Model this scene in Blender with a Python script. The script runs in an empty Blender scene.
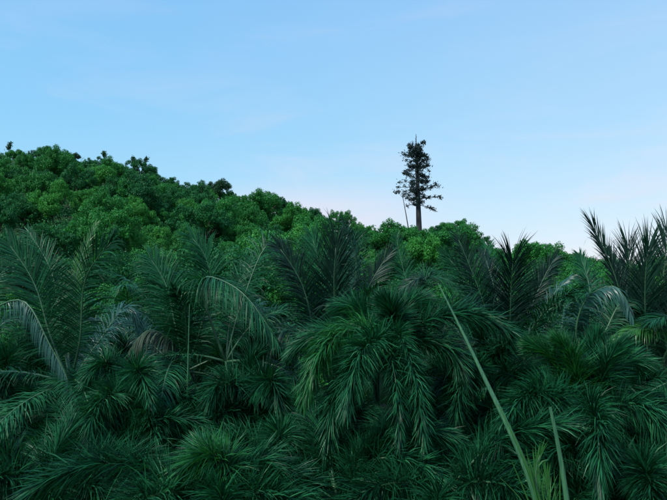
import bpy, math, random
import numpy as np
from mathutils import Vector

R = math.radians
random.seed(7)
rng = np.random.default_rng(11)
sc = bpy.context.scene
COL = sc.collection

# ------------------------------------------------------------------ camera
CAM_Z, PITCH, FPX = 8.0, R(4.9), 578.0
cam = bpy.data.objects.new('camera', bpy.data.cameras.new('camera'))
COL.objects.link(cam)
cam.location = (0, 0, CAM_Z)
cam.rotation_euler = (R(90) + PITCH, 0, 0)
cam.data.sensor_width = 36
cam.data.lens = FPX / 667 * 36
cam.data.clip_start = 0.1
cam.data.clip_end = 8000
sc.camera = cam

# ------------------------------------------------------------------ sky
SUN_EL, SUN_ROT = R(50), R(225)
world = bpy.data.worlds.new("World")
sc.world = world
world.use_nodes = True
nt = world.node_tree
for n in list(nt.nodes):
    nt.nodes.remove(n)


def N(nt, kind, **kw):
    n = nt.nodes.new(kind)
    for k, v in kw.items():
        if k.startswith('i_'):
            n.inputs[k[2:]].default_value = v
        elif k.startswith('n_'):
            n.inputs[int(k[2:])].default_value = v
        else:
            setattr(n, k, v)
    return n


def ramp(nt, stops, interp='LINEAR'):
    n = nt.nodes.new('ShaderNodeValToRGB')
    el = n.color_ramp.elements
    n.color_ramp.interpolation = interp
    while len(el) < len(stops):
        el.new(0.5)
    for e, (p, c) in zip(el, stops):
        e.position = p
        e.color = (c[0], c[1], c[2], 1)
    return n


L = nt.links.new
out = N(nt, 'ShaderNodeOutputWorld')
bg = N(nt, 'ShaderNodeBackground')
SKY_STRENGTH = 0.1
bg.inputs['Strength'].default_value = SKY_STRENGTH
sky = N(nt, 'ShaderNodeTexSky', sky_type='NISHITA', sun_disc=False,
        sun_elevation=SUN_EL, sun_rotation=SUN_ROT)
geo = N(nt, 'ShaderNodeTexCoord')
sep = N(nt, 'ShaderNodeSeparateXYZ')
L(geo.outputs['Generated'], sep.inputs[0])
grad = ramp(nt, [(0.0, (.72, .80, .90)), (.07, (.68, .80, .92)), (.15, (.53, .775, .965)), (.27, (.39, .70, .985)),
                 (.48, (.30, .60, .975)), (1.0, (.16, .42, .85))])
L(sep.outputs['Z'], grad.inputs[0])
# brighter to the right of the view, bluer to the left (a broad azimuth drift of the whole sky)
az = N(nt, 'ShaderNodeMapRange', interpolation_type='SMOOTHSTEP')
az.inputs['From Min'].default_value = -0.75
az.inputs['From Max'].default_value = 0.75
L(sep.outputs['X'], az.inputs['Value'])
azc = ramp(nt, [(0, (.70, .94, 1.0)), (1, (1.22, 1.09, 1.02))])
L(az.outputs[0], azc.inputs[0])
mul = N(nt, 'ShaderNodeMix', data_type='RGBA', blend_type='MULTIPLY')
mul.inputs['Factor'].default_value = 1
L(grad.outputs[0], mul.inputs['A'])
L(azc.outputs[0], mul.inputs['B'])
ten = N(nt, 'ShaderNodeVectorMath', operation='SCALE')
ten.inputs['Scale'].default_value = 1 / SKY_STRENGTH
L(mul.outputs['Result'], ten.inputs[0])
mixs = N(nt, 'ShaderNodeMix', data_type='RGBA', blend_type='MIX')
mixs.inputs['Factor'].default_value = 0.88
sk2 = N(nt, 'ShaderNodeVectorMath', operation='SCALE')
sk2.inputs['Scale'].default_value = 1.9
L(sky.outputs[0], sk2.inputs[0])
L(sk2.outputs[0], mixs.inputs['A'])
L(ten.outputs[0], mixs.inputs['B'])
# thin, soft evening cloud, whitish pink, low over the ridge
cmap = N(nt, 'ShaderNodeMapping')
cmap.inputs['Scale'].default_value = (2.0, 2.0, 9.0)
cmap.inputs['Location'].default_value = (0.35, 0.0, 0.55)
L(geo.outputs['Generated'], cmap.inputs[0])
cn = N(nt, 'ShaderNodeTexNoise', noise_dimensions='3D')
cn.inputs['Scale'].default_value = 1.6
cn.inputs['Detail'].default_value = 5
cn.inputs['Roughness'].default_value = 0.55
cn.inputs['Distortion'].default_value = 0.6
L(cmap.outputs[0], cn.inputs['Vector'])
cr = ramp(nt, [(0.47, (0, 0, 0)), (0.76, (1, 1, 1))], 'EASE')
L(cn.outputs['Fac'], cr.inputs[0])
low = N(nt, 'ShaderNodeMapRange', interpolation_type='SMOOTHSTEP')
low.inputs['From Min'].default_value = 0.40
low.inputs['From Max'].default_value = 0.06
low.inputs['To Min'].default_value = 0.10
low.inputs['To Max'].default_value = 0.46
L(sep.outputs['Z'], low.inputs['Value'])
cf = N(nt, 'ShaderNodeMath', operation='MULTIPLY')
L(cr.outputs[0], cf.inputs[0])
L(low.outputs[0], cf.inputs[1])
mixc = N(nt, 'ShaderNodeMix', data_type='RGBA', blend_type='MIX')
mixc.inputs['B'].default_value = (8.6, 8.0, 9.1, 1)
# a soft bank of afterglow cloud low over the middle of the ridge
gd = N(nt, 'ShaderNodeVectorMath', operation='SUBTRACT')
gd.inputs[1].default_value = (-0.02, 0.985, 0.135)
L(geo.outputs['Generated'], gd.inputs[0])
gs = N(nt, 'ShaderNodeVectorMath', operation='MULTIPLY')
gs.inputs[1].default_value = (3.2, 1.0, 11.0)
L(gd.outputs[0], gs.inputs[0])
gl = N(nt, 'ShaderNodeVectorMath', operation='LENGTH')
L(gs.outputs[0], gl.inputs[0])
gm = N(nt, 'ShaderNodeMapRange', interpolation_type='SMOOTHSTEP')
gm.inputs['From Min'].default_value = 1.0
gm.inputs['From Max'].default_value = 0.0
gm.inputs['To Max'].default_value = 0.72
L(gl.outputs['Value'], gm.inputs['Value'])
gn = N(nt, 'ShaderNodeMath', operation='MULTIPLY_ADD', n_1=1.4, n_2=0.25)
L(cn.outputs['Fac'], gn.inputs[0])
gp = N(nt, 'ShaderNodeMath', operation='MULTIPLY')
L(gm.outputs[0], gp.inputs[0])
L(gn.outputs[0], gp.inputs[1])
cmx = N(nt, 'ShaderNodeMath', operation='MAXIMUM')
L(gp.outputs[0], cmx.inputs[0])
L(cf.outputs[0], cmx.inputs[1])
L(cmx.outputs[0], mixc.inputs['Factor'])
L(mixs.outputs['Result'], mixc.inputs['A'])
L(mixc.outputs['Result'], bg.inputs['Color'])
L(bg.outputs[0], out.inputs[0])

# ------------------------------------------------------------------ sun (soft, veiled)
sl = bpy.data.lights.new('sun', 'SUN')
sl.energy = 3.9
sl.angle = R(6)
sl.color = (1.0, 0.95, 0.86)
sun = bpy.data.objects.new('sun', sl)
COL.objects.link(sun)
sd = Vector((math.sin(SUN_ROT) * math.cos(SUN_EL), math.cos(SUN_ROT) * math.cos(SUN_EL), math.sin(SUN_EL)))
sun.rotation_euler = sd.to_track_quat('Z', 'Y').to_euler()

vs = sc.view_settings
vs.view_transform = 'Standard'
vs.look = 'None'
vs.exposure = 0.0
vs.gamma = 1.0

# ------------------------------------------------------------------ materials


def base_mat(name):
    m = bpy.data.materials.new(name)
    m.use_nodes = True
    nt = m.node_tree
    p = nt.nodes['Principled BSDF']
    return m, nt, p


def leaf_mat(name, stops, rough=.45, spec=.4, trans=.25, island=.35, tcol=None, objw=1.0):
    """leaf: colour picked along a ramp by per-object and per-leaf randomness, part translucent"""
    m, nt, p = base_mat(name)
    l = nt.links.new
    oi = N(nt, 'ShaderNodeObjectInfo')
    ge = N(nt, 'ShaderNodeNewGeometry')
    a = N(nt, 'ShaderNodeMath', operation='MULTIPLY', n_1=(1 - island) * objw)
    b = N(nt, 'ShaderNodeMath', operation='MULTIPLY_ADD', n_1=island)
    l(oi.outputs['Random'], a.inputs[0])
    l(ge.outputs['Random Per Island'], b.inputs[0])
    l(a.outputs[0], b.inputs[2])
    rp = ramp(nt, stops)
    l(b.outputs[0], rp.inputs[0])
    l(rp.outputs[0], p.inputs['Base Color'])
    p.inputs['Roughness'].default_value = rough
    p.inputs['Specular IOR Level'].default_value = spec
    if trans > 0:
        t = N(nt, 'ShaderNodeBsdfTranslucent')
        hs = N(nt, 'ShaderNodeMix', data_type='RGBA', blend_type='MULTIPLY')
        hs.inputs['Factor'].default_value = 1
        hs.inputs['B'].default_value = tcol or (1.6, 1.5, .5, 1)
        l(rp.outputs[0], hs.inputs['A'])
        l(hs.outputs['Result'], t.inputs['Color'])
        mx = N(nt, 'ShaderNodeMixShader')
        mx.inputs[0].default_value = trans
        l(p.outputs[0], mx.inputs[1])
        l(t.outputs[0], mx.inputs[2])
        l(mx.outputs[0], nt.nodes['Material Output'].inputs['Surface'])
    return m


def rough_mat(name, c1, c2, scale=4.0, rough=.85, stretch=(1, 1, 1), bump=.4, spec=.3):
    m, nt, p = base_mat(name)
    l = nt.links.new
    tc = N(nt, 'ShaderNodeTexCoord')
    mp = N(nt, 'ShaderNodeMapping')
    mp.inputs['Scale'].default_value = stretch
    l(tc.outputs['Object'], mp.inputs[0])
    n = N(nt, 'ShaderNodeTexNoise')
    n.inputs['Scale'].default_value = scale
    n.inputs['Detail'].default_value = 6
    l(mp.outputs[0], n.inputs['Vector'])
    rp = ramp(nt, [(.3, c1), (.7, c2)])
    l(n.outputs['Fac'], rp.inputs[0])
    l(rp.outputs[0], p.inputs['Base Color'])
    p.inputs['Roughness'].default_value = rough
    p.inputs['Specular IOR Level'].default_value = spec
    b = N(nt, 'ShaderNodeBump')
    b.inputs['Strength'].default_value = bump
    l(n.outputs['Fac'], b.inputs['Height'])
    l(b.outputs[0], p.inputs['Normal'])
    return m


M = {}
M['deep_leaf'] = leaf_mat('deep_leaf', [(0, (.008, .075, .024)), (1, (.018, .165, .040))], rough=.55, spec=.2, trans=.12, island=.7)
M['hill_leaf'] = leaf_mat('hill_leaf', [(0, (.011, .105, .024)), (1, (.034, .245, .040))], rough=.55, spec=.2, trans=.12, island=.7)
M['bright_leaf'] = leaf_mat('bright_leaf', [(0, (.018, .140, .028)), (1, (.060, .310, .045))], rough=.55, spec=.2, trans=.14, island=.7)
M['dark_leaf'] = leaf_mat('dark_leaf', [(0, (.008, .048, .020)), (1, (.020, .100, .032))], rough=.5, spec=.3, trans=.15)
M['shrub_leaf'] = leaf_mat('shrub_leaf', [(0, (.009, .085, .025)), (1, (.024, .19, .040))], rough=.55, spec=.2, trans=.12, island=1)
M['coconut_leaf'] = leaf_mat('coconut_leaf', [(0, (.003, .026, .014)), (.42, (.007, .066, .029)), (.8, (.015, .135, .050)), (1, (.045, .21, .090))],
                             rough=.45, spec=.19, trans=.16, island=.65, tcol=(1.5, 1.6, .6, 1))  # darker than hill leaves: foreground shade and leaflet highlights put into the colour
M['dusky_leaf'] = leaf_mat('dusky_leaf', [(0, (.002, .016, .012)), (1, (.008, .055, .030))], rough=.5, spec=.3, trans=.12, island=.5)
M['pale_leaf'] = leaf_mat('pale_leaf', [(0, (.008, .060, .046)), (1, (.038, .130, .10))], rough=.38, spec=.4, trans=.15, island=.7)
M['fresh_leaf'] = leaf_mat('fresh_leaf', [(0, (.022, .13, .030)), (1, (.05, .20, .04))], rough=.4, spec=.45, trans=.3, island=.6)
M['foxtail_leaf'] = leaf_mat('foxtail_leaf', [(0, (.002, .020, .012)), (.42, (.006, .060, .028)), (.8, (.015, .135, .050)), (1, (.045, .21, .095))],
                             rough=.45, spec=.19, trans=.14, island=.75, tcol=(1.5, 1.6, .6, 1))  # shaded depth and lit leaflet strokes painted through the spread of tones
M['foxtail_fresh'] = leaf_mat('foxtail_fresh', [(0, (.006, .060, .022)), (.6, (.014, .125, .034)), (1, (.034, .21, .05))], rough=.4, spec=.34, trans=.22, island=.7)
M['dry_leaf'] = leaf_mat('dry_leaf', [(0, (.020, .045, .028)), (.5, (.055, .075, .055)), (1, (.030, .095, .05))], rough=.6, spec=.2, trans=.1, island=.8)
M['rachis'] = rough_mat('rachis', (.030, .095, .045), (.055, .14, .065), 6, .45, spec=.5, bump=.1)
M['spear'] = rough_mat('spear', (.016, .085, .045), (.060, .19, .080), 9, .5, (8, 8, .6), .15, .5)
M['palm_trunk'] = rough_mat('palm_trunk', (.035, .036, .030), (.085, .085, .070), 3, .9, (1, 1, 6), .6)
M['crownshaft'] = rough_mat('crownshaft', (.04, .11, .05), (.08, .17, .08), 3, .5, (1, 1, .4), .1)
M['bark'] = rough_mat('bark', (.04, .032, .025), (.10, .08, .06), 5, .9, (1, 1, .3), .6)
M['mast_bark'] = rough_mat('mast_bark', (.022, .023, .026), (.048, .047, .050), 3, .85, (1, 1, .25), .5)
M['needles'] = leaf_mat('needles', [(0, (.010, .026, .026)), (1, (.022, .045, .040))], rough=.6, spec=.25, trans=.08, island=.7)
M['dead_pole'] = rough_mat('dead_pole', (.04, .038, .036), (.09, .08, .075), 4, .8)
M['ground'] = rough_mat('ground', (.020, .040, .018), (.05, .075, .03), .25, .95, bump=.5)
M['hill'] = rough_mat('hill', (.012, .035, .014), (.025, .06, .02), .15, .95, bump=.5)

# ------------------------------------------------------------------ mesh helpers


def mesh_np(name, verts, quads, tris=None, mat=None, smooth=False):
    """verts (n,3), quads (m,4), tris (k,3) -> mesh data"""
    me = bpy.data.meshes.new(name)
    verts = np.asarray(verts, dtype=np.float32).reshape(-1, 3)
    quads = np.asarray(quads, dtype=np.int32).reshape(-1, 4)
    tris = np.zeros((0, 3), np.int32) if tris is None else np.asarray(tris, dtype=np.int32).reshape(-1, 3)
    me.vertices.add(len(verts))
    me.vertices.foreach_set('co', verts.ravel())
    nl = quads.size + tris.size
    me.loops.add(nl)
    me.loops.foreach_set('vertex_index', np.concatenate([quads.ravel(), tris.ravel()]).astype(np.int32))
    me.polygons.add(len(quads) + len(tris))
    starts = np.concatenate([np.arange(len(quads)) * 4, quads.size + np.arange(len(tris)) * 3]).astype(np.int32)
    me.polygons.foreach_set('loop_start', starts)
    if smooth:
        me.polygons.foreach_set('use_smooth', np.ones(len(quads) + len(tris), bool))
    me.update(calc_edges=True)
    if mat:
        me.materials.append(mat)
    return me


class MB:
    def __init__(self):
        self.v, self.q, self.t, self.n = [], [], [], 0

    def add(self, v, q=None, t=None):
        v = np.asarray(v, float).reshape(-1, 3)
        self.v.append(v)
        if q is not None and len(q):
            self.q.append(np.asarray(q, int).reshape(-1, 4) + self.n)
        if t is not None and len(t):
            self.t.append(np.asarray(t, int).reshape(-1, 3) + self.n)
        self.n += len(v)

    def tube(self, pts, radii, sides=6, caps=True):
        pts = np.asarray(pts, float)
        m = len(pts)
        T = np.gradient(pts, axis=0)
        T /= np.linalg.norm(T, axis=1)[:, None] + 1e-9
        ref = np.array([0.31, 0.17, 0.93]) if abs(T[0][2]) < .8 else np.array([1.0, .13, .05])
        A = np.cross(T, ref)
        A /= np.linalg.norm(A, axis=1)[:, None]
        B = np.cross(T, A)
        th = np.arange(sides) / sides * 2 * math.pi
        r = np.asarray(radii, float)
        v = pts[:, None, :] + r[:, None, None] * (np.cos(th)[None, :, None] * A[:, None, :] + np.sin(th)[None, :, None] * B[:, None, :])
        q = []
        for i in range(m - 1):
            for k in range(sides):
                k2 = (k + 1) % sides
                q.append((i * sides + k, i * sides + k2, (i + 1) * sides + k2, (i + 1) * sides + k))
        t = []
        vv = v.reshape(-1, 3)
        if caps:
            vv = np.vstack([vv, pts[0], pts[-1]])
            a, b = m * sides, m * sides + 1
            for k in range(sides):
                k2 = (k + 1) % sides
                t.append((a, k2, k))
                t.append((b, (m - 1) * sides + k, (m - 1) * sides + k2))
        self.add(vv, q, t)

    def data(self, name, mat, smooth=False):
        v = np.vstack(self.v) if self.v else np.zeros((0, 3))
        q = np.vstack(self.q) if self.q else None
        t = np.vstack(self.t) if self.t else None
        return mesh_np(name, v, q if q is not None else [], t, mat, smooth)


def link(name, me, parent=None, loc=None):
    o = bpy.data.objects.new(name, me)
    COL.objects.link(o)
    if parent is not None:
        o.parent = parent
    if loc is not None:
        o.location = loc
    return o


def thing(name, label, cat, loc, group=None):
    o = bpy.data.objects.new(name, None)
    o.empty_display_size = .3
    COL.objects.link(o)
    o.location = loc
    o['label'] = label
    o['category'] = cat
    if group:
        o['group'] = group
    return o


CP, SP = math.cos(PITCH), math.sin(PITCH)


def at(px, py, Y):
    """the world point at depth Y that the photograph shows at (px, py)"""
    a, b = (px - 333.5) / FPX, (250 - py) / FPX
    d = np.array([a, CP - b * SP, SP + b * CP])
    return np.array([0, 0, CAM_Z]) + d * (Y / d[1])


def norm(v):
    return v / (np.linalg.norm(v, axis=-1, keepdims=True) + 1e-9)


# ------------------------------------------------------------------ terrain
RIDGE = [(-400, 190), (-150, 158), (0, 147), (50, 151), (100, 155), (140, 165), (180, 178), (220, 187), (250, 193), (300, 207),
         (350, 219), (400, 226), (430, 229), (460, 226), (480, 236), (500, 246), (530, 247), (560, 252), (600, 265),
         (667, 278), (800, 286), (1100, 292)]
RX = np.array([p[0] for p in RIDGE], float)
RY = np.array([p[1] for p in RIDGE], float)


def ridge_dist(u):
    return 150 - 22 * np.clip(u, -.8, .8)


FOOT = 46.0


def hill_z(x, y):
    x = np.asarray(x, float)
    y = np.asarray(y, float)
    yy = np.maximum(y, 5)
    u = x / yy
    Rd = ridge_dist(u)
    px = 333.5 + FPX * u * 1.0
    py = np.interp(px, RX, RY)
    b = (250 - py) / FPX
    slope = (SP + b * CP) / (CP - b * SP)
    top = CAM_Z + slope * Rd - 4.1
    s = (y - FOOT) / (Rd - FOOT)
    rise = np.where(s < 1, np.clip(s, 0, 1) ** 1.12, 1 - .28 * (s - 1) ** 1.2 * np.where(s > 1, 1, 0))
    rise = np.where(s > 1, 1 - .35 * np.maximum(s - 1, 0) ** 1.3, rise)
    bump = (1.3 * np.sin(x * .115 + y * .05) * np.sin(y * .13 - x * .03) + .9 * np.sin(x * .21 + 1.7) * np.cos(y * .19 + x * .07))
    z = top * np.maximum(rise, -.3) + bump * np.clip(s * 3, 0, 1) * np.clip(1.3 - s, .25, 1)
    return np.where(s <= 0, -0.6, np.maximum(z, -0.6))


# ground: one sheet to the horizon, finely cut near the viewer
def ground_sheet():
    e = [-6000, -2500, -1000, -400, -200] + list(np.arange(-120, 121, 8)) + [200, 400, 1000, 2500, 6000]
    xs = np.array(e, float)
    X, Y = np.meshgrid(xs, xs)
    Z = 0.12 * np.sin(X * .31) * np.cos(Y * .23) * (np.abs(X) < 130) * (np.abs(Y) < 130)
    v = np.stack([X, Y, Z], -1).reshape(-1, 3)
    n = len(xs)
    q = [(j * n + i, j * n + i + 1, (j + 1) * n + i + 1, (j + 1) * n + i) for j in range(n - 1) for i in range(n - 1)]
    o = link('ground', mesh_np('ground', v, q, None, M['ground'], True))
    o['kind'] = 'structure'


ground_sheet()


def hill_sheet():
    us = np.linspace(-1.3, 1.3, 150)
    ss = np.concatenate([np.linspace(-.02, 1, 60), np.linspace(1.06, 2.6, 16)])
    U, S = np.meshgrid(us, ss)
    Y = FOOT + S * (ridge_dist(U) - FOOT)
    X = U * Y
    Z = hill_z(X, Y)
    v = np.stack([X, Y, Z], -1).reshape(-1, 3)
    n = len(us)
    q = [(j * n + i, j * n + i + 1, (j + 1) * n + i + 1, (j + 1) * n + i) for j in range(len(ss) - 1) for i in range(n - 1)]
    o = link('hill', mesh_np('hill', v, q, None, M['hill'], True))
    o['kind'] = 'structure'


hill_sheet()


# ------------------------------------------------------------------ broadleaf trees of the hill
def leaf_quads(P, Nn, size, r):
    """pointed folded leaf clumps: one rhombus-like quad each, at P facing about Nn"""
    n = len(P)
    A = norm(np.cross(Nn, r.normal(size=(n, 3))))
    B = norm(np.cross(Nn, A))
    s = size[:, None]
    v = np.stack([P - A * s, P + B * s * .55 - Nn * s * .12, P + A * s, P - B * s * .55 - Nn * s * .12], 1)
    q = np.arange(n * 4).reshape(-1, 4)
    return v.reshape(-1, 3), q


def crown_mesh(name, mat, seed, rx=3.4, rz=2.4, lobes=60, per=900, leaf=(.055, .125), zc=3.4, squash=.75):
    r = np.random.default_rng(seed)
    mb = MB()
    cs = []
    nd = int(r.integers(4, 7))
    doms = []
    for j in range(nd):
        a, q = j * 2.4 + r.uniform(-.6, .6), r.uniform(.25, .78)
        doms.append((np.array([math.cos(a) * rx * q, math.sin(a) * rx * q, rz * r.uniform(-.35, .75)]), r.uniform(.38, .62) * rx))
    k = 0
    while len(cs) < lobes and k < 9000:
        k += 1
        o, dr = doms[k % nd]
        d = r.normal(size=3)
        d /= np.linalg.norm(d)
        if d[2] < -.7:
            continue
        c = o + d * dr * np.array([1, 1, .85]) * r.uniform(.6, 1.08)
        if all(np.linalg.norm(c - e) > .42 for e in cs):
            cs.append(c)
    for c in cs:
        rl = r.uniform(.28, .72)
        n = int(per * rl * rl)
        d = norm(r.normal(size=(n, 3)))
        rad = rl * (.62 + .55 * r.random(n) ** 1.6)
        P = c + d * rad[:, None] * np.array([1, 1, .9])
        P[:, 2] += zc
        Nn = norm(d * .75 + np.array([0, 0, .15]) + r.normal(size=(n, 3)) * .5)
        v, q = leaf_quads(P, Nn, r.uniform(leaf[0], leaf[1], n), r)
        mb.add(v, q)
    return mb.data(name, mat), cs


def trunk_mesh(name, cs, zc, seed, mat):
    r = np.random.default_rng(seed)
    mb = MB()
    h = zc - .6
    top = np.array([r.normal() * .2, r.normal() * .2, h])
    mb.tube([(0, 0, -1.2), (top[0] * .3, top[1] * .3, h * .45), top], [.24, .18, .13], 7)
    for c in cs[:9]:
        e = c + np.array([0, 0, zc])
        mid = top * .5 + e * .5 + np.array([0, 0, -.15])
        mb.tube([top * .75, mid, e], [.10, .06, .025], 5)
    return mb.data(name, mat, True)


TV = []
for i in range(9):
    rx = [3.1, 3.6, 2.7, 3.9, 3.2, 2.5, 3.4, 3.0, 3.7][i]
    rz = [2.3, 2.0, 2.6, 2.2, 2.8, 2.1, 2.5, 1.8, 2.4][i]
    cm, cs = crown_mesh('crown', M[('deep_leaf', 'hill_leaf', 'bright_leaf')[i // 3]], 100 + i, rx, rz,
                        lobes=[92, 104, 84, 112, 98, 76, 104, 88, 112][i])
    TV.append((cm, trunk_mesh('trunk', cs, 3.4, 300 + i, M['bark'])))
cm, cs = crown_mesh('crown', M['dark_leaf'], 150, 2.7, 2.6, lobes=88)
DARKV = (cm, trunk_mesh('trunk', cs, 3.4, 350, M['bark']))
cm, cs = crown_mesh('crown', M['fresh_leaf'], 151, 2.9, 2.3, lobes=88)
FRESHV = (cm, trunk_mesh('trunk', cs, 3.4, 351, M['bark']))


def hill_tree(x, y, s, rz, var, label, group=None, lift=0.0, z=None, sz=None):
    zz = float(hill_z(x, y)) if z is None else z
    t = thing('broadleaf_tree', label, 'tree', (x, y, max(zz, 0) + lift), group)
    t.rotation_euler = (random.uniform(-.2, .2), random.uniform(-.2, .2), rz)
    t.scale = (s * random.uniform(.85, 1.2), s * random.uniform(.85, 1.2), sz or s)
    link('crown', var[0], t)
    link('trunk', var[1], t)
    return t


def px_of(x, y, z):
    d = np.array([x, y, z - CAM_Z])
    f = d[1] * CP + d[2] * SP
    return 333.5 + FPX * d[0] / f, 250 - FPX * (-d[1] * SP + d[2] * CP) / f


# individually recognisable hill trees: (px, py of crown centre, depth fraction, size, variant, label)
special = [
    (221, 190, .96, 1.0, DARKV, 'dark round tree bulging above the left ridge line'),
    (75, 159, .97, .6, DARKV, 'small dark tree topping the ridge at far left'),
    (455, 234, .95, 1.15, TV[3], 'big dense green tree right beside the phone mast trunk'),
    (476, 245, .94, .85, TV[1], 'green tree stepping down to the right of the big tree beside the phone mast'),
    (385, 236, .97, .80, TV[5], 'green tree directly left of the phone mast trunk'),
    (533, 256, .96, .85, TV[4], 'green tree filling the ridge line behind the dark upright right frond'),
    (606, 270, .96, .75, TV[2], 'last green tree of the ridge left of the edge palm'),
    (575, 262, .92, .70, FRESHV, 'bright green tree on the right ridge end beside the dark coconut palm'),
    (392, 322, .12, .55, FRESHV, 'yellow green tree glowing between palm fronds at the foot of the hill'),
    (2, 266, .35, .62, FRESHV, 'bright green tree low on the hill at the left picture edge'),
]
SPX = []
for px, py, f, s, var, lab in special:
    u = (px - 333.5) / FPX
    Y = FOOT + f * (ridge_dist(u) - FOOT)
    p = at(px, py, Y)
    hill_tree(p[0], Y, s, random.uniform(0, 6.3), var, lab, z=p[2] - 3.4 * s)
    SPX.append((p[0], Y))

# the canopy: staggered rows climbing the hill, each tree its own
COLUMNS = [(45, 'near the left picture edge'), (120, 'above the crossed palm fronds'), (190, 'left of dark ridge tree'),
           (255, 'below the dark ridge tree'), (320, 'left of the feather frond'),
           (385, 'left of the phone mast'), (440, 'under the phone mast'),
           (510, 'right of the phone mast'), (1e9, 'near the right hill end')]
BANDS = [(.16, 'at the hill foot'), (.38, 'low on the hill'), (.62, 'at mid slope'), (.85, 'high on the hill'), (2, 'along the ridge')]
TONE = ['deep green', 'mid green', 'bright green']
cnt = 0
same = {}
cand = []
ss, ri = -.06, 0
while ss < 1.0:
    Ym = FOOT + ss * 104
    step = 5.5 + (Ym - 40) * .016
    half = Ym * .62
    x = -half + (ri % 2) * step * .5
    while x < half:
        xx = x + random.uniform(-2.2, 2.2)
        x += step
        Rd = ridge_dist(xx / Ym)
        yy = FOOT + (ss + random.uniform(-.025, .025)) * (Rd - FOOT)
        cand.append((xx * yy / Ym, yy, xx / Ym, ss))
    ri += 1
    ss += .066 + ss * .014
    if ss > .97 and ss < 1.05 and ri > 0:
        break
x = -96.0
while x < 96:                                             # the row that makes the skyline
    Rd = float(ridge_dist(x / 150))
    cand.append((x, Rd * random.uniform(.975, 1.005), x / Rd, .99))
    x += random.uniform(3.4, 5.4)
print('hill candidates', len(cand))
for xx, yy, u, s in cand:
    if any((xx - a) ** 2 + (yy - b) ** 2 < 2.6 ** 2 for a, b in SPX):
        continue
    z = max(float(hill_z(xx, yy)), 0)
    px, py = px_of(xx, yy, z + 3.4)
    if not -22 < px < 690:
        continue
    k = random.choices([0, 1, 2], [.36, .40, .24])[0]
    sc_ = random.choice([random.uniform(.55, .85), random.uniform(.8, 1.1), random.uniform(.95, 1.3)]) if s < .8 else random.uniform(.5, .9)
    size = 'broad' if sc_ > 1.06 else ('small' if sc_ < .82 else 'rounded')
    sc_ *= 1.14 if s < .9 else 1.05
    where = next(t for p, t in COLUMNS if px < p)
    band = next(t for p, t in BANDS if s < p)
    tr = hill_tree(xx, yy, sc_, random.uniform(0, 6.28), TV[k * 3 + random.randrange(3)], f'{size} {TONE[k]} tree {band}, {where}',
              'leafy trees of the dense hillside canopy', lift=(random.uniform(-1.5, -.6) if s < .9 else -1.5) * sc_ ** .5, sz=sc_ * random.uniform(.85, 1.35))
    same.setdefault(tr['label'], []).append((px, tr))
    cnt += 1
for lab, ts in same.items():                              # two or three alike in one place: told apart left to right
    ts.sort(key=lambda e: e[0])
    if len(ts) > 1:
        words = {2: ['left', 'right'], 3: ['left', 'middle', 'right']}.get(len(ts)) or (
            ['leftmost'] + [f'{w} from left' for w in ('second', 'third', 'fourth', 'fifth', 'sixth', 'seventh', 'eighth')])
        for (p_, tr), w_ in zip(ts, words):
            tr['label'] = (f'{w_} ' if len(w_.split()) == 1 else f'{w_}, ') + lab
print('hill trees', cnt)


# low growth closing the gaps under the canopy: nobody could count it
def undergrowth():
    r = np.random.default_rng(5)
    n = 210000
    u = r.uniform(-.68, .68, n)
    s = r.uniform(0.0, 1.02, n) ** .8
    Y = FOOT + s * (ridge_dist(u) - FOOT)
    X = u * Y
    clump = .5 + .5 * np.sin(X * 1.1 + np.sin(Y * .7)) * np.sin(Y * 1.3 + np.sin(X * .9))
    Z = hill_z(X, Y) + .2 + clump * 3.6 * r.random(n) ** .5
    P = np.stack([X, Y, Z], -1)
    Nn = norm(np.array([0, -.5, .6]) + r.normal(size=(n, 3)) * .6)
    v, q = leaf_quads(P, Nn, r.uniform(.10, .24, n), r)
    o = link('undergrowth', mesh_np('undergrowth', v, q, None, M['shrub_leaf']))
    o['kind'] = 'stuff'
    o['label'] = 'low shrubs covering the hill between the trees'
    o['category'] = 'shrubs'


undergrowth()


# ------------------------------------------------------------------ emergent tufts on the ridge line
def sapling(px, py, h, lean, label, seed):
    r = np.random.default_rng(seed)
    u = (px - 333.5) / FPX
    Y = ridge_dist(u) * 1.0
    p = at(px, py, Y)
    z0 = float(hill_z(p[0], Y))
    t = thing('sapling', label, 'tree', (p[0], Y, z0))
    H = p[2] - z0
    mb = MB()
    top = np.array([lean * .5, 0, H])
    mb.tube([(0, 0, -.5), (lean * .1, 0, H * .6), top], [.12, .08, .04], 6)
    link('trunk', mb.data('trunk', M['bark'], True), t)
    mb = MB()
    n = 260
    tt = r.random(n)
    P = top + np.stack([lean * (tt - .3) * .9 + r.normal(size=n) * .28, r.normal(size=n) * .35, (tt - .35) * h + r.normal(size=n) * .22], -1)
    v, q = leaf_quads(P, norm(r.normal(size=(n, 3))), r.uniform(.16, .32, n), r)
    mb.add(v, q)
    link('crown', mb.data('crown', M['dark_leaf']), t)


sapling(133, 161, 1.6, .2, 'small dark leafy tuft on the ridge, left of a pair', 1)
sapling(142, 163, 2.4, 1.3, 'dark tuft leaning right on the ridge, right one of a pair', 2)
sapling(105, 155, 1.4, -.3, 'thin dark sprig standing on the ridge between rounded crowns', 3)
sapling(8, 147, 1.8, .6, 'dark leafy tuft on the ridge near the left picture edge', 4)


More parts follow.
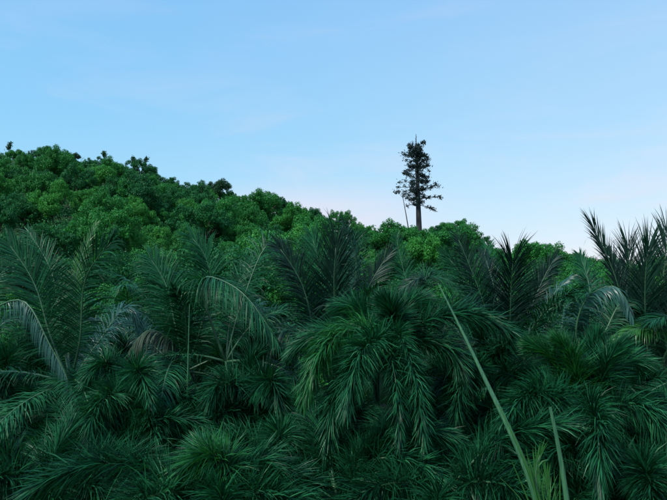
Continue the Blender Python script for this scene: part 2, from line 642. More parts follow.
# ------------------------------------------------------------------ the lone conifer above the ridge
def pine_mast():
    r = np.random.default_rng(21)
    Y = 126.0
    base = at(419.5, 232, Y)
    top = at(417, 134, Y)
    H = top[2] - base[2] + 4
    t = thing('camouflage_mast', 'tall lone dark conifer with a straight bare trunk rising above the ridge', 'tree', (base[0], Y, base[2] - 4))
    mb = MB()
    zz = np.linspace(0, H - 3.2, 12)
    dx = -.5 * (zz / H)
    mb.tube(np.stack([dx, 0 * zz, zz], -1), np.interp(zz, [0, 5, H * .6, H], [.72, .62, .40, .16]), 10)
    link('trunk', mb.data('trunk', M['mast_bark'], True), t)
    mb = MB()
    mb.tube([(-.5, 0, H - 3.6), (-.5, 0, H - 1.2), (-.48, 0, H)], [.15, .09, .05], 6)
    for k in range(5):
        a = k * 1.3
        z = H - 2.6 + k * .42
        mb.tube([(-.5, 0, z), (-.5 + .35 * math.cos(a), .35 * math.sin(a), z + .3)], [.05, .02], 5)
    link('top_spike', mb.data('top_spike', M['mast_bark'], True), t)
    # tiered limbs, each one its own part with its foliage below it
    px_m = Y / FPX
    nb = 62
    for i in range(nb):
        f = (i + .5) / nb
        z = 4 + (H - 4) * (0.27 + .60 * f ** .95)                # 0 at the ridge, 1 at the tip
        env = np.interp(f, [0, .10, .3, .55, .8, 1], [3.8, 4.7, 4.2, 3.4, 2.6, 1.3])
        a = i * 2.39996 + r.normal() * .35
        ln = env * r.uniform(.55, 1.15)
        rise = np.interp(f, [0, .5, 1], [.05, .28, .7]) + r.normal() * .16
        d = np.array([math.cos(a), math.sin(a), rise])
        o0 = np.array([-.5 * z / H, 0, z])
        p1 = o0 + d * ln * .5
        p2 = o0 + d * ln + np.array([0, 0, -.18 * ln * .3])
        mb = MB()
        mb.tube([o0, p1, p2], [.10, .07, .03], 5)
        b = link('branch', mb.data('branch', M['mast_bark'], True), t)
        mb = MB()
        nt_ = r.integers(3, 6)
        for k in range(nt_):
            g = r.uniform(.35, 1.0) if k else 1.0
            c = o0 + (p2 - o0) * g + r.normal(size=3) * np.array([.30, .30, .24])
            m_ = 32
            P = c + r.normal(size=(m_, 3)) * np.array([.28, .28, .22])
            A = norm(np.tile(d, (m_, 1)) * .6 + r.normal(size=(m_, 3)) * .7 + np.array([0, 0, .2]))
            Nn = norm(np.cross(A, r.normal(size=(m_, 3))))
            B = np.cross(A, Nn)
            s = r.uniform(.18, .42, m_)[:, None]
            v = np.stack([P - A * s * .6, P + B * s * .28, P + A * s, P - B * s * .28], 1).reshape(-1, 3)
            mb.add(v, np.arange(m_ * 4).reshape(-1, 4))
        link('foliage', mb.data('foliage', M['needles']), b)
    return t


pine_mast()


def bare_pole():
    Y = 128.0
    a, b = at(408.2, 228, Y), at(402.6, 196, Y)
    d = b - a
    t = thing('bare_stem', 'thin bare leaning stem just left of the phone mast', 'tree', tuple(a - d * .25))
    mb = MB()
    mb.tube([(0, 0, 0), d * .6 + np.array([.05, 0, 0]), d * 1.25], [.13, .11, .07], 6)
    link('stem', mb.data('stem', M['dead_pole'], True), t)
    mb = MB()
    r = np.random.default_rng(9)
    e = at(398, 192, Y) - (a - d * .25)
    P = e + r.normal(size=(90, 3)) * np.array([.5, .4, .22])
    v, q = leaf_quads(P, norm(r.normal(size=(90, 3))), r.uniform(.12, .26, 90), r)
    mb.add(v, q)
    mb.tube([d * 1.2, e], [.05, .03], 5)
    link('leaf_tuft', mb.data('leaf_tuft', M['needles']), t)


bare_pole()


# ------------------------------------------------------------------ palm fronds
def blades(mb, P, D, W, Ln, wd, g, prof, seg):
    """strap leaflets: rows of quads along a line that bends towards the ground"""
    n = len(P)
    cur = P.copy()
    d = D.copy()
    rows = []
    for k in range(seg + 1):
        h = (wd * prof[k])[:, None] * .5
        rows.append(np.stack([cur - W * h, cur + W * h], 1))
        if k < seg:
            d = norm(d + np.array([0, 0, -1.0]) * (g * (k + .5) / seg)[:, None])
            cur = cur + d * (Ln / seg)[:, None]
    V = np.stack(rows, 1)                                   # n, seg+1, 2, 3
    idx = np.arange(n * (seg + 1) * 2).reshape(n, seg + 1, 2)
    q = np.stack([idx[:, :-1, 0], idx[:, :-1, 1], idx[:, 1:, 1], idx[:, 1:, 0]], -1).reshape(-1, 4)
    mb.add(V.reshape(-1, 3), q)


def curve_through(pts, m=40):
    """centripetal spline through the points"""
    P = np.asarray(pts, float)
    k = len(P)
    c = np.concatenate([[0], np.cumsum(np.linalg.norm(np.diff(P, axis=0), axis=1))])
    d = np.diff(P, axis=0) / np.diff(c)[:, None]
    mt = np.zeros_like(P)
    for i in range(1, k - 1):
        h0, h1 = c[i] - c[i - 1], c[i + 1] - c[i]
        mt[i] = (d[i - 1] * h1 + d[i] * h0) / (h0 + h1)
    mt[0] = 1.5 * d[0] - .5 * mt[1]
    mt[-1] = 1.5 * d[-1] - .5 * mt[-2]
    t = np.linspace(0, c[-1], m)
    i = np.clip(np.searchsorted(c, t, 'right') - 1, 0, k - 2)
    h = (c[i + 1] - c[i])
    x = ((t - c[i]) / h)[:, None]
    h = h[:, None]
    return ((2 * x ** 3 - 3 * x ** 2 + 1) * P[i] + (x ** 3 - 2 * x ** 2 + x) * h * mt[i]
            + (-2 * x ** 3 + 3 * x ** 2) * P[i + 1] + (x ** 3 - x ** 2) * h * mt[i + 1])


def curve_angle(o, azd, eld, droop, length, m=36, pw=1.3):
    t = np.linspace(0, 1, m)
    e = np.maximum(R(eld) - R(droop) * t ** pw, R(-86))
    a = R(azd) + .12 * np.sin(t * 2.0)
    d = np.stack([np.cos(a) * np.cos(e), np.sin(a) * np.cos(e), np.sin(e)], -1)
    p = np.zeros((m, 3))
    p[1:] = np.cumsum((d[:-1] + d[1:]) * .5 * (length / (m - 1)), axis=0)
    return p + np.asarray(o)


def frames(C, face):
    T = norm(np.gradient(C, axis=0))
    F = np.asarray(face, float)
    U = F - (T @ F)[:, None] * T
    U = norm(U)
    return T, U, norm(np.cross(T, U))


def sample(C, A, t):
    m = len(C)
    x = t * (m - 1)
    i = np.clip(x.astype(int), 0, m - 2)
    f = (x - i)[:, None]
    return A[i] * (1 - f) + A[i + 1] * f


def add_rachis(mb, C, r0, r1, sides=5):
    t = np.linspace(0, 1, len(C))
    mb.tube(C[::2] if len(C) > 20 else C, (r0 + (r1 - r0) * (t[::2] if len(C) > 20 else t) ** .7), sides)


def coconut_frond(parent, C, face=(0, 0, 1), lmax=.72, g=.5, vee=15, start=.16, pairs=150, mat='coconut_leaf', w=.024, r0=.035,
                  tipf=.45, spread=1.0, rm='rachis', label=None, ragged=.08):
    base = np.array(parent.location)
    C = C - base
    T, U, S = frames(C, face)
    mb = MB()
    r = rng
    t = np.linspace(start, .995, pairs)
    for side in (-1, 1):
        tt = np.clip(t + r.normal(size=pairs) * .003, 0, 1)
        P, Ti, Ui, Si = sample(C, C, tt), sample(C, T, tt), sample(C, U, tt), sample(C, S, tt)
        x = (tt - start) / (1 - start)
        ang = np.interp(x, [0, .5, 1], [R(66), R(48), R(20)]) * spread + r.normal(size=pairs) * R(6)
        v = R(vee) + r.normal(size=pairs) * R(11)
        D = Ti * np.cos(ang)[:, None] + (side * Si * np.cos(v)[:, None] + Ui * np.sin(v)[:, None]) * np.sin(ang)[:, None]
        D = norm(D)
        Wv = Ti - (Ti * D).sum(1)[:, None] * D
        Wv = norm(norm(Wv) + Ui * (r.normal(size=pairs) * .35 + .25)[:, None])
        ln = lmax * np.interp(x, [0, .12, .4, .75, 1], [.55, .85, 1, .82, tipf]) * r.uniform(.88, 1.06, pairs)
        gg = (g * r.uniform(.5, 1.5, pairs) + np.where(r.random(pairs) < .07, r.uniform(.6, 2.2, pairs), 0) + .05) * np.interp(x, [0, 1], [1.1, .7])
        keep = r.random(pairs) > ragged
        blades(mb, P[keep], D[keep], Wv[keep], ln[keep], np.full(keep.sum(), w) * r.uniform(.8, 1.15, keep.sum()), gg[keep],
               [.45, 1, .85, .5, .06], 4)
    f = link('frond', mb.data('frond', M[mat]), parent)
    mb = MB()
    add_rachis(mb, C, r0, .006)
    link('rachis', mb.data('rachis', M[rm], True), f)
    if label:
        f['label'] = label
    return f


def foxtail_frond(parent, C, face=(0, 0, 1), lmax=.54, g=.26, n=1150, start=.12, mat='foxtail_leaf', w=.018, r0=.030):
    base = np.array(parent.location)
    C = C - base
    T, U, S = frames(C, face)
    mb = MB()
    r = rng
    tt = np.sort(r.uniform(start, 1, n))
    P, Ti, Ui, Si = sample(C, C, tt), sample(C, T, tt), sample(C, U, tt), sample(C, S, tt)
    x = (tt - start) / (1 - start)
    phi = r.uniform(0, 2 * math.pi, n)
    ang = np.interp(x, [0, .6, 1], [R(64), R(52), R(20)]) + r.normal(size=n) * R(12)
    rad = Si * np.cos(phi)[:, None] + Ui * np.sin(phi)[:, None]
    D = norm(Ti * np.cos(ang)[:, None] + rad * np.sin(ang)[:, None])
    Wv = norm(norm(np.cross(D, rad + Ti * .01)) + r.normal(size=(n, 3)) * .4)
    Wv = norm(Wv - (Wv * D).sum(1)[:, None] * D)
    ln = lmax * np.interp(x, [0, .15, .5, .85, 1], [.6, .95, 1, .8, .55]) * r.uniform(.8, 1.1, n)
    blades(mb, P, D, Wv, ln, w * r.uniform(.75, 1.2, n), g * r.uniform(.4, 1.7, n), [.5, 1, .72, .08], 3)
    f = link('frond', mb.data('frond', M[mat]), parent)
    mb = MB()
    add_rachis(mb, C, r0, .006)
    link('rachis', mb.data('rachis', M['rachis'], True), f)
    return f


def spear(parent, pts, r0, r1, mat='spear', name='spear_leaf'):
    """a young leaf still folded into a pointed rod: pleated, a little flattened"""
    base = np.array(parent.location)
    C = curve_through(pts, 24) - base
    T, U, S = frames(C, (0, -1, .1))
    m = len(C)
    t = np.linspace(0, 1, m)
    rad = r0 + (r1 - r0) * t
    K = 12
    th = np.arange(K) / K * 2 * math.pi
    rr = rad[:, None] * (1 + .22 * (np.arange(K) % 2)[None, :])
    v = C[:, None, :] + S[:, None, :] * (rr * np.cos(th))[..., None] + U[:, None, :] * (rr * np.sin(th) * .6)[..., None]
    q = [(i * K + k, i * K + (k + 1) % K, (i + 1) * K + (k + 1) % K, (i + 1) * K + k) for i in range(m - 1) for k in range(K)]
    mb = MB()
    mb.add(v.reshape(-1, 3), q)
    return link(name, mb.data(name, M[mat]), parent)


def coconut_trunk(t, top, r=.14):
    base = np.array(t.location)
    mb = MB()
    top = np.asarray(top) - base
    n = 26
    z = np.linspace(0, 1, n)
    bend = np.stack([.25 * np.sin(z * 2.4) * z * (1 - z) * 2, .2 * z * (1 - z), 0 * z], -1)
    pts = z[:, None] * top + bend
    rr = (r * 1.5 * np.exp(-z * 9) + r) * (1 + .07 * (np.arange(n) % 2))
    mb.tube(pts, rr, 12)
    link('trunk', mb.data('trunk', M['palm_trunk'], True), t)


def palm_at(name, px, py, Y, label, cat='palm tree', group=None):
    c = at(px, py, Y)
    t = thing(name, label, cat, (c[0], Y, 0.0), group)
    return t, c


def coconut(px, py, Y, label, heroes=(), fill=(), length=4.2, **kw):
    """heroes: (list of (px, py, dY) points, options); fill: (azimuth, elevation, droop, relative length, options)"""
    t, c = palm_at('coconut_palm', px, py, Y, label, group='coconut palms in front of the hill')
    coconut_trunk(t, c + np.array([0, 0, -.25]))
    for pts, o in heroes:
        o = dict(kw, **o)
        C = curve_through([c] + [at(a, b, Y + d) for a, b, d in pts])
        coconut_frond(t, C, **o)
    for a, e, dr, ln, o in fill:
        o = dict(kw, **o)
        C = curve_angle(c, a, e, dr, length * ln)
        coconut_frond(t, C, **o)
    return t, c


UPC = (0, -1, .15)      # blade faces the viewer
GAP = dict()

# left pair of coconut palms ------------------------------------------------------------------
t, c = coconut(70, 385, 12.6, 'coconut palm at left with two upright feathery fronds crossing like a fan', [
    ([(80, 340, -.6), (86, 278, -1.0), (114, 240, -1.6)], dict(face=(-.15, -1, .1), lmax=1.12, g=.5, vee=5, mat='coconut_leaf', start=.2, pairs=165)),
    ([(50, 335, .1), (34, 283, .2), (8, 243, .3)], dict(face=(.4, -1, .3), lmax=1.05, g=.35, vee=20, pairs=165)),
    ([(60, 320, .4), (50, 268, .9), (28, 232, 1.2)], dict(face=(.4, -1, .4), lmax=.70, g=.3)),
    ([(70, 320, 1.0), (82, 256, 1.6), (96, 224, 1.9)], dict(face=UPC, lmax=.42, g=.15, mat='fresh_leaf', spread=.7)),
    ([(100, 340, .6), (128, 308, .8), (140, 330, .8)], dict(face=(0, -.3, 1), lmax=.7, g=.9, mat='pale_leaf')),
], [(200, 25, 90, .9, {}), (300, 20, 100, .8, {}), (20, 10, 90, .9, {}), (250, 0, 70, .8, {}), (90, 45, 80, .9, {})])

t, c = coconut(-48, 372, 12.5, 'coconut palm at the left picture edge with a pale drooping frond arching into view', [
    ([(-18, 318, -.1), (20, 300, -.3), (50, 345, -.6), (78, 402, -.8)], dict(face=(.25, -.2, 1), lmax=.55, g=4.0, vee=-40, mat='pale_leaf', pairs=130, r0=.04, w=.022)),
    ([(-20, 400, -.8), (10, 428, -1.2), (46, 446, -1.4)], dict(face=(0, -.4, 1), lmax=.55, g=.5, mat='coconut_leaf')),
    ([(-15, 340, .8), (15, 318, 1.2), (40, 345, 1.4)], dict(face=(0, -.3, 1), lmax=.7, g=1.1)),
    ([(-25, 320, .8), (-6, 282, 1.2), (12, 262, 1.4)], dict(face=(.2, -1, .4), lmax=.7, g=.4)),
], [(0, -10, 50, .7, {}), (330, -20, 60, .8, {}), (280, 0, 80, .7, {})])

# centre-left pair ------------------------------------------------------------------
t, c = coconut(186, 372, 14.2, 'coconut palm left of centre with a browned hanging frond', [
    ([(174, 320, 0), (166, 285, .1), (150, 258, .2)], dict(face=(.3, -1, .2), lmax=1.1, g=.6, mat='coconut_leaf', pairs=165)),
    ([(203, 320, .2), (211, 283, .4), (203, 252, .4), (190, 236, .4)], dict(face=(.5, -1, .2), lmax=1.0, g=.45, vee=20, pairs=165)),
    ([(168, 338, -.6), (150, 330, -.9), (130, 350, -1.1)], dict(face=(0, -.3, 1), lmax=.75, g=2.2, vee=-25, mat='dry_leaf')),
    ([(186, 330, -.6), (182, 300, -1.0), (172, 288, -1.3)], dict(face=UPC, lmax=.8, g=.5)),
    ([(158, 350, .5), (128, 320, .8), (108, 330, .9)], dict(face=(0, -.3, 1), lmax=.7, g=.8, mat='pale_leaf')),
], [(10, 30, 100, .8, {}), (200, 10, 80, .8, {}), (270, 30, 110, .9, {}), (320, 5, 80, .8, {}), (240, -10, 60, .8, {})])

t, c = coconut(226, 362, 13.6, 'coconut palm with a long pale frond arching down towards the right', [
    ([(207, 300, -.2), (206, 277, -.5), (236, 288, -1.0), (277, 341, -1.4)][1:], dict(face=(.3, -.5, 1), lmax=1.0, g=1.0, vee=-5, mat='coconut_leaf', r0=.04)),
    ([(243, 300, .3), (272, 243, .6), (300, 290, .8)], dict(face=(-.2, -.6, .8), lmax=1.0, g=1.0, mat='coconut_leaf')),
    ([(262, 318, .2), (290, 310, .4), (310, 335, .4)], dict(face=(0, -.4, 1), lmax=.7, g=.8, mat='coconut_leaf')),
    ([(232, 310, .6), (240, 280, 1), (252, 262, 1.2)], dict(face=UPC, lmax=.7, g=.4)),
], [(330, 10, 80, .8, {}), (200, 20, 90, .8, {}), (280, 0, 80, .8, {})])

# centre ------------------------------------------------------------------
t, c = coconut(334, 392, 13.2, 'coconut palm at centre with a tall dark upright frond like a feather', [
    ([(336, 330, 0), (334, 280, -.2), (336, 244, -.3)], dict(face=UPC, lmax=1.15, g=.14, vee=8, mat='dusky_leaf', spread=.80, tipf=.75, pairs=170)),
    ([(345, 320, .3), (356, 278, .5), (353, 244, .5), (343, 222, .5)], dict(face=(-.8, -.5, .4), lmax=.75, g=1.2, mat='pale_leaf', w=.03)),
    ([(324, 330, .3), (320, 270, .5), (312, 236, .6)], dict(face=UPC, lmax=1.0, g=.25, spread=.85, mat='coconut_leaf')),
    ([(316, 340, -.3), (300, 280, -.5), (278, 246, -.6)], dict(face=(.5, -1, .3), lmax=1.0, g=.6, mat='dusky_leaf', pairs=165)),
    ([(344, 335, .5), (350, 278, .8), (352, 238, 1.0)], dict(face=UPC, lmax=1.0, g=.4, mat='coconut_leaf')),
    ([(310, 350, -.4), (288, 330, -.6), (268, 352, -.8)], dict(face=(0, -.4, 1), lmax=.7, g=1.1, mat='dusky_leaf')),
], [(180, 20, 90, .8, {}), (0, 20, 90, .8, {}), (230, 0, 80, .7, {}), (95, 80, 30, .78, dict(mat='dusky_leaf', g=.15, spread=.8)), (165, 79, 30, .84, dict(g=.2, spread=.8, face=UPC)),
    (15, 78, 28, .84, dict(mat='dusky_leaf', g=.2, spread=.8, face=UPC)), (290, 74, 60, .8, dict(g=.3))])

t, c = coconut(432, 372, 17.5, 'coconut palm right of centre with fronds spread like an open tent, bright leaves behind', [
    ([(432, 320, 0), (424, 278, 0), (388, 302, -.1)], dict(face=(0, -.6, .8), lmax=.75, g=1.2, mat='dusky_leaf')),
    ([(436, 320, .2), (434, 276, .2), (452, 282, .2), (470, 318, .2)][1:], dict(face=(-.3, -.6, .8), lmax=.7, g=.5)),
    ([(420, 320, .5), (404, 272, .8), (396, 236, 1)], dict(face=UPC, lmax=.75, g=.4)),
    ([(444, 330, .5), (456, 290, .8), (464, 262, .9)], dict(face=UPC, lmax=.7, g=.4)),
], [(180, 15, 80, .8, {}), (0, 15, 80, .8, {}), (90, 40, 80, .8, {}), (270, 20, 80, .7, {})])

# right ------------------------------------------------------------------
t, c = coconut(511, 392, 13.6, 'coconut palm right of centre with one upright dark frond and a leaning left frond', [
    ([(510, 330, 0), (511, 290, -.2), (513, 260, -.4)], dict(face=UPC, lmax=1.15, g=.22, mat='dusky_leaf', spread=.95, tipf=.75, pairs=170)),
    ([(494, 335, .1), (479, 290, .1), (457, 236, .1)], dict(face=(.3, -1, .2), lmax=.8, g=.4, mat='dusky_leaf')),
    ([(524, 330, .3), (536, 285, .5), (556, 262, .7)], dict(face=(-.3, -1, .3), lmax=.75, g=.4, mat='coconut_leaf')),
    ([(530, 345, -.2), (549, 300, -.3), (572, 276, -.3)], dict(face=(-.6, -.5, .5), lmax=.55, g=1.2, mat='pale_leaf')),
    ([(500, 330, .8), (492, 280, 1.2), (488, 248, 1.4)], dict(face=UPC, lmax=.8, g=.3)),
], [(180, 10, 80, .7, {}), (0, 10, 80, .8, {}), (260, 10, 80, .7, {}), (95, 80, 26, .86, dict(mat='dusky_leaf', g=.15, spread=.8)), (165, 79, 30, .84, dict(g=.2, spread=.8, face=UPC)),
    (15, 78, 28, .84, dict(mat='dusky_leaf', g=.2, spread=.8, face=UPC)), (290, 74, 60, .8, dict(g=.3))])
spear(t, [at(524, 366, 14.3), at(525.5, 330, 14.2), at(527.5, 307, 14.2)], .042, .014)

t, c = coconut(588, 372, 12.2, 'low coconut palm at right whose pale blue green fronds arch over like a fountain', [
    ([(576, 330, -.2), (594, 292, -.5), (612, 286, -.7), (632, 316, -.9)], dict(face=(.1, -.5, 1), lmax=.60, g=1.6, vee=-20, mat='pale_leaf', w=.034)),
    ([(584, 330, .2), (572, 296, .3), (550, 312, .3)], dict(face=(0, -.5, 1), lmax=.62, g=1.2, mat='coconut_leaf')),
    ([(606, 330, .3), (626, 300, .5), (650, 318, .6)], dict(face=(0, -.5, 1), lmax=.6, g=.9, mat='coconut_leaf')),
    ([(590, 320, .5), (588, 280, .9), (580, 256, 1.1)], dict(face=UPC, lmax=.6, g=.4)),
], [(200, 0, 70, .8, {}), (280, 10, 90, .7, {}), (340, 5, 70, .8, {})], length=3.4)

t, c = coconut(652, 396, 13.0, 'dark coconut palm at the right picture edge, fronds spiking up against the sky', [
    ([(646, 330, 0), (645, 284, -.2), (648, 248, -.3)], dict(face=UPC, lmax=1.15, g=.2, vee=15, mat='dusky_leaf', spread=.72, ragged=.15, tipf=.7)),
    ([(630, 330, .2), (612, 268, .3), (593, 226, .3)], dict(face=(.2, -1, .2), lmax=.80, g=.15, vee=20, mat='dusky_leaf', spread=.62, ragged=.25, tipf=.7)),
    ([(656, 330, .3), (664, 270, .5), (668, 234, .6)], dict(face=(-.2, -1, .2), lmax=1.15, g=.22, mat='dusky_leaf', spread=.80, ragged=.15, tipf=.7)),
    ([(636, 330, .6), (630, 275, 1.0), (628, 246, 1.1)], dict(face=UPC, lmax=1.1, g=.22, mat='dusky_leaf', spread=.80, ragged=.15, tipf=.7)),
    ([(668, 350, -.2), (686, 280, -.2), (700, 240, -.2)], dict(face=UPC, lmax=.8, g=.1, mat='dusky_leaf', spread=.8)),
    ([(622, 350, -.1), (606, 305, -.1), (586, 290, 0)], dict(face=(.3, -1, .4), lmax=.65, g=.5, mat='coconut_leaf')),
], [(180, 0, 70, .7, {}), (250, 0, 80, .7, {}), (95, 80, 26, .86, dict(mat='dusky_leaf', g=.15, spread=.8)), (120, 78, 40, .74, dict(mat='dusky_leaf', g=.25, spread=.8, face=UPC)),
    (15, 78, 28, .84, dict(mat='dusky_leaf', g=.2, spread=.8, face=UPC)), (290, 74, 60, .8, dict(g=.3))])

t, c = coconut(700, 352, 11.5, 'coconut palm outside the right edge sending one green frond level into view', [
    ([(668, 332, -.2), (640, 328, -.3), (608, 346, -.4)], dict(face=(0, -.4, 1), lmax=.5, g=.7, mat='fresh_leaf')),
    ([(672, 380, -.4), (650, 392, -.6), (628, 420, -.8)], dict(face=(0, -.4, 1), lmax=.5, g=.7)),
], [(200, 60, 80, .5, {}), (20, 30, 90, .8, {}), (300, 10, 90, .8, {})], length=3.2)

# small palms filling the middle distance ------------------------------------------------------------------
for (px, py, Y, lab) in [
    (130, 340, 17.5, 'coconut palm between the crossed left fronds and the browned frond'),
    (262, 344, 18.0, 'coconut palm in front of the hill foot between the pale arch and the feather frond'),
    (162, 332, 20.0, 'coconut palm half hidden behind the palm with the browned frond'),
    (118, 352, 21.0, 'small blue green coconut palm in the gap between the two left coconut palms'),
    (284, 372, 22.0, 'small coconut palm in the shade left of the tall feather frond'),
    (378, 345, 24.0, 'small coconut palm in the shade right of the tall feather frond'),
    (560, 345, 22.0, 'small coconut palm behind the fountain of pale fronds'),
    (470, 352, 23.0, 'small coconut palm behind the bushy foxtail palm right of centre'),
    (620, 352, 24.0, 'small coconut palm behind the dark palm at right'),
]:
    fl = []
    for k in range(13):
        fl.append((k * 137.5 + random.uniform(-15, 15), random.uniform(25, 78) if k < 7 else random.uniform(-5, 25),
                   random.uniform(60, 110), random.uniform(.8, 1.08), dict(mat=random.choice(['coconut_leaf', 'coconut_leaf', 'coconut_leaf', 'pale_leaf', 'dusky_leaf'] if k < 10 else ['coconut_leaf', 'dry_leaf']), g=random.uniform(.4, 1.1))))
    coconut(px, py, Y, lab, [], fl, length=3.6, lmax=.85, pairs=100, w=.032)


# ------------------------------------------------------------------ foxtail palms
def foxtail(px, py, Y, label, heroes=(), n=9, length=2.5, seed=1, elr=None, **kw):
    elr = elr or ((-5, 48) if heroes else (10, 68))
    t, c = palm_at('foxtail_palm', px, py, Y, label, group='bushy foxtail palms in the foreground')
    base = np.array(t.location)
    mb = MB()
    zt = c[2] - .9
    z = np.linspace(0, 1, 20)
    mb.tube(np.stack([0 * z, 0 * z, z * zt], -1), .11 * (1 + .5 * np.exp(-z * 8)) * (1 + .05 * (np.arange(20) % 2)), 10)
    link('trunk', mb.data('trunk', M['palm_trunk'], True), t)
    mb = MB()
    mb.tube([(0, 0, zt), (0, 0, zt + .3), (0, 0, zt + .8), (0, 0, zt + 1.0)], [.115, .13, .085, .05], 10)
    link('crownshaft', mb.data('crownshaft', M['crownshaft'], True), t)
    for pts, o in heroes:
        C = curve_through([c] + [at(a, b, Y + d) for a, b, d in pts])
        foxtail_frond(t, C, **dict(kw, **o))
    r = random.Random(seed)
    a0 = r.uniform(0, 360)
    for k in range(n):
        az_, el_, dr_ = a0 + k * 137.5 + r.uniform(-12, 12), r.uniform(*elr), r.uniform(70, 125)
        if abs((az_ - 270 + 180) % 360 - 180) < 45:           # those bending towards the viewer hang well over
            el_, dr_ = max(el_, 30), r.uniform(130, 155)
        C = curve_angle(c, az_, el_, dr_, length * r.uniform(.85, 1.1))
        foxtail_frond(t, C, **kw)
    return t


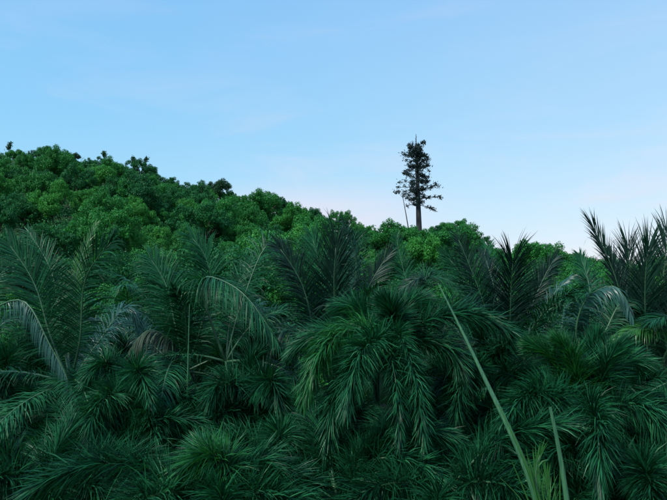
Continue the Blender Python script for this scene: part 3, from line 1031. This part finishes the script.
FX = [
    # px, py, Y, label, heroes, n, seed
    (386, 352, 10.5, 'big bushy foxtail palm at centre with plumes arching left and hanging down the middle', [
        ([(362, 328, -.4), (330, 342, -.7), (304, 400, -.9)], dict(g=.6, mat='foxtail_fresh')),
        ([(398, 335, -.8), (414, 375, -1.3), (424, 470, -1.5)], dict(g=.3, lmax=.42)),
        ([(398, 320, .2), (408, 305, .3), (424, 300, .4)], {}),
        ([(372, 325, .3), (356, 308, .5), (338, 306, .6)], {}),
        ([(420, 340, .1), (450, 350, .2), (462, 400, .2)], {}),
        ([(392, 325, -.2), (392, 312, -.3), (386, 302, -.3)], dict(g=.1)),
        ([(376, 340, -.9), (362, 352, -1.3), (346, 410, -1.6)], dict(g=.3)),
        ([(390, 350, -1.0), (396, 385, -1.4), (400, 450, -1.6)], dict(g=.3, lmax=.38)),
    ], 4, 3),
    (492, 380, 12.0, 'foxtail palm right of centre, its upright plume behind the long green spear', [
        ([(484, 345, 0), (478, 325, 0), (466, 312, 0)], {}),
        ([(500, 350, -.3), (512, 340, -.5), (530, 350, -.7)], {}),
        ([(470, 370, -.5), (452, 375, -.8), (440, 410, -1)], {}),
    ], 7, 5),
    (588, 430, 10.0, 'large foxtail palm at lower right with upright yellow green plume tips', [
        ([(566, 385, 0), (552, 358, 0), (532, 346, 0)], dict(g=.15, mat='foxtail_fresh')),
        ([(578, 385, -.2), (570, 355, -.2), (560, 342, -.2)], dict(g=.12, mat='foxtail_fresh')),
        ([(592, 380, .2), (594, 350, .3), (596, 338, .3)], dict(g=.12)),
        ([(600, 385, -.2), (612, 355, -.3), (622, 345, -.3)], dict(g=.15)),
        ([(610, 385, .2), (626, 362, .3), (645, 362, .3)], dict(g=.3)),
        ([(560, 400, -.6), (528, 400, -.9), (496, 450, -1.2)], dict(g=.5)),
        ([(620, 405, -.5), (650, 412, -.8), (676, 460, -1)], dict(g=.5)),
        ([(592, 410, -1), (598, 430, -1.6), (600, 490, -2)], dict(g=.5)),
    ], 4, 8),
    (128, 410, 12.0, 'foxtail palm above the lower left corner with a burst of fine leaflets', [
        ([(116, 375, -.3), (104, 362, -.5), (84, 384, -.7)], {}),
        ([(134, 376, -.6), (138, 370, -1.0), (150, 400, -1.4)], {}),
        ([(110, 395, -1), (95, 410, -1.4), (88, 450, -1.6)], {}),
    ], 7, 11),
    (250, 418, 12.0, 'foxtail palm left of centre with a rounded mop of hanging plumes', [
        ([(238, 385, -.4), (222, 382, -.7), (206, 420, -.9)], {}),
        ([(260, 385, -.6), (270, 380, -1.0), (284, 430, -1.3)], {}),
        ([(250, 380, .2), (250, 362, .3), (262, 352, .4)], {}),
    ], 7, 14),
    (205, 505, 8.5, 'foxtail palm at the bottom edge with a fresh green plume arching left', [
        ([(225, 465, -.2), (210, 455, -.3), (172, 480, -.4)], dict(mat='foxtail_fresh', g=.3)),
        ([(240, 470, 0), (262, 462, .1), (290, 490, .1)], {}),
    ], 7, 17),
    (335, 490, 9.5, 'foxtail palm at the bottom middle in deep shade', [], 10, 20),
    (446, 500, 9.0, 'dark foxtail palm at the bottom edge left of the long green spear', [], 10, 23),
    (640, 500, 9.0, 'foxtail palm in the lower right corner with teal plumes', [], 10, 26),
    (40, 490, 9.5, 'foxtail palm in the lower left corner under the level green frond', [], 10, 29),
    (232, 358, 15.5, 'distant foxtail palm behind the mop headed one, left of centre', [], 9, 32),
    (140, 362, 16.0, 'distant foxtail palm behind the burst of leaflets at left', [], 9, 35),
    (308, 432, 12.5, 'foxtail palm half hidden behind the central one, on its left', [], 9, 38),
    (525, 470, 10.5, 'foxtail palm behind the pair of green spears', [], 9, 41),
    (62, 440, 12.0, 'foxtail palm below the pale drooping frond at far left', [], 9, 44),
    (185, 440, 12.5, 'foxtail palm left of centre with a tall thin upright spear rising from its crown', [], 9, 47),
    (400, 440, 12.5, 'foxtail palm in shadow behind the hanging central plume', [], 9, 50),
    (672, 420, 11.5, 'foxtail palm cut by the right picture edge under the level frond', [], 9, 53),
    (470, 440, 12.0, 'foxtail palm in deep shade just left of the long green spear', [], 10, 59),
    (290, 470, 11.0, 'foxtail palm in deep shade below the mop headed one', [], 10, 62),
    (100, 470, 11.0, 'foxtail palm below the burst of fine leaflets at lower left', [], 10, 65),
    (6, 378, 14.0, 'distant foxtail palm behind the pale drooping frond at the left edge', [], 11, 71),
    (60, 392, 16.0, 'distant foxtail palm in the gap right of the pale drooping frond', [], 10, 74),
    (600, 500, 9.6, 'foxtail palm under the large lower right one', [], 10, 68),
    (560, 385, 14.0, 'distant foxtail palm behind the large lower right one', [], 8, 56),
]
for px, py, Y, lab, he, n, sd_ in FX:
    t = foxtail(px, py, Y, lab, he, n, seed=sd_)
    if (px, py) == (185, 440):
        spear(t, [at(186, 470, 12.1), at(187.5, 385, 11.9), at(189.5, 304, 11.7)], .024, .007)
    elif (px, py) == (250, 418):
        spear(t, [at(240, 432, 11.9), at(234, 378, 11.7), at(231, 334, 11.6)], .015, .005)

# near palm below the frame: only its folded young leaves reach up into view ------------------------------------
t, c = coconut(556, 590, 6.2, 'near coconut palm below the frame raising two long folded green spears', [
    ([(545, 520, 0), (536, 470, .1), (541, 452, .1)], dict(mat='fresh_leaf', lmax=.34, g=.08, spread=.30, start=.4, pairs=34, w=.013, face=UPC, r0=.02)),
    ([(552, 520, 0), (548, 485, .1), (546, 470, .1)], dict(mat='fresh_leaf', lmax=.28, g=.08, spread=.30, start=.4, pairs=26, w=.013, face=UPC, r0=.02)),
], [(180, 10, 90, .8, {}), (0, 10, 90, .8, {}), (300, 10, 90, .8, {})], length=2.5, lmax=.5)
spear(t, [at(556, 585, 6.2), at(530, 480, 6.2), at(483, 375, 6.4), at(438, 283, 6.6)], .045, .006)
spear(t, [at(560, 570, 6.1), at(541, 505, 6.08), at(522, 455, 6.08), at(498, 404, 6.2)], .030, .004, mat='fresh_leaf')
spear(t, [at(574, 560, 6.0), at(566, 495, 6.0), at(558, 445, 6.0), at(550, 407, 6.0)], .032, .014)

# narrow young leaflets fanning up around the foot of the spears
for x0, x1, y1, r0 in [(540, 512, 462, .012), (544, 526, 448, .013), (548, 536, 456, .011), (551, 545, 462, .012), (553, 554, 470, .010), (556, 560, 452, .011), (538, 500, 478, .010)]:
    spear(t, [at(x0 + 4, 540, 6.05), at((x0 + x1) / 2 + 2, 500, 6.05), at(x1, y1, 6.0)], r0, .0025, mat='fresh_leaf', name='leaflet')
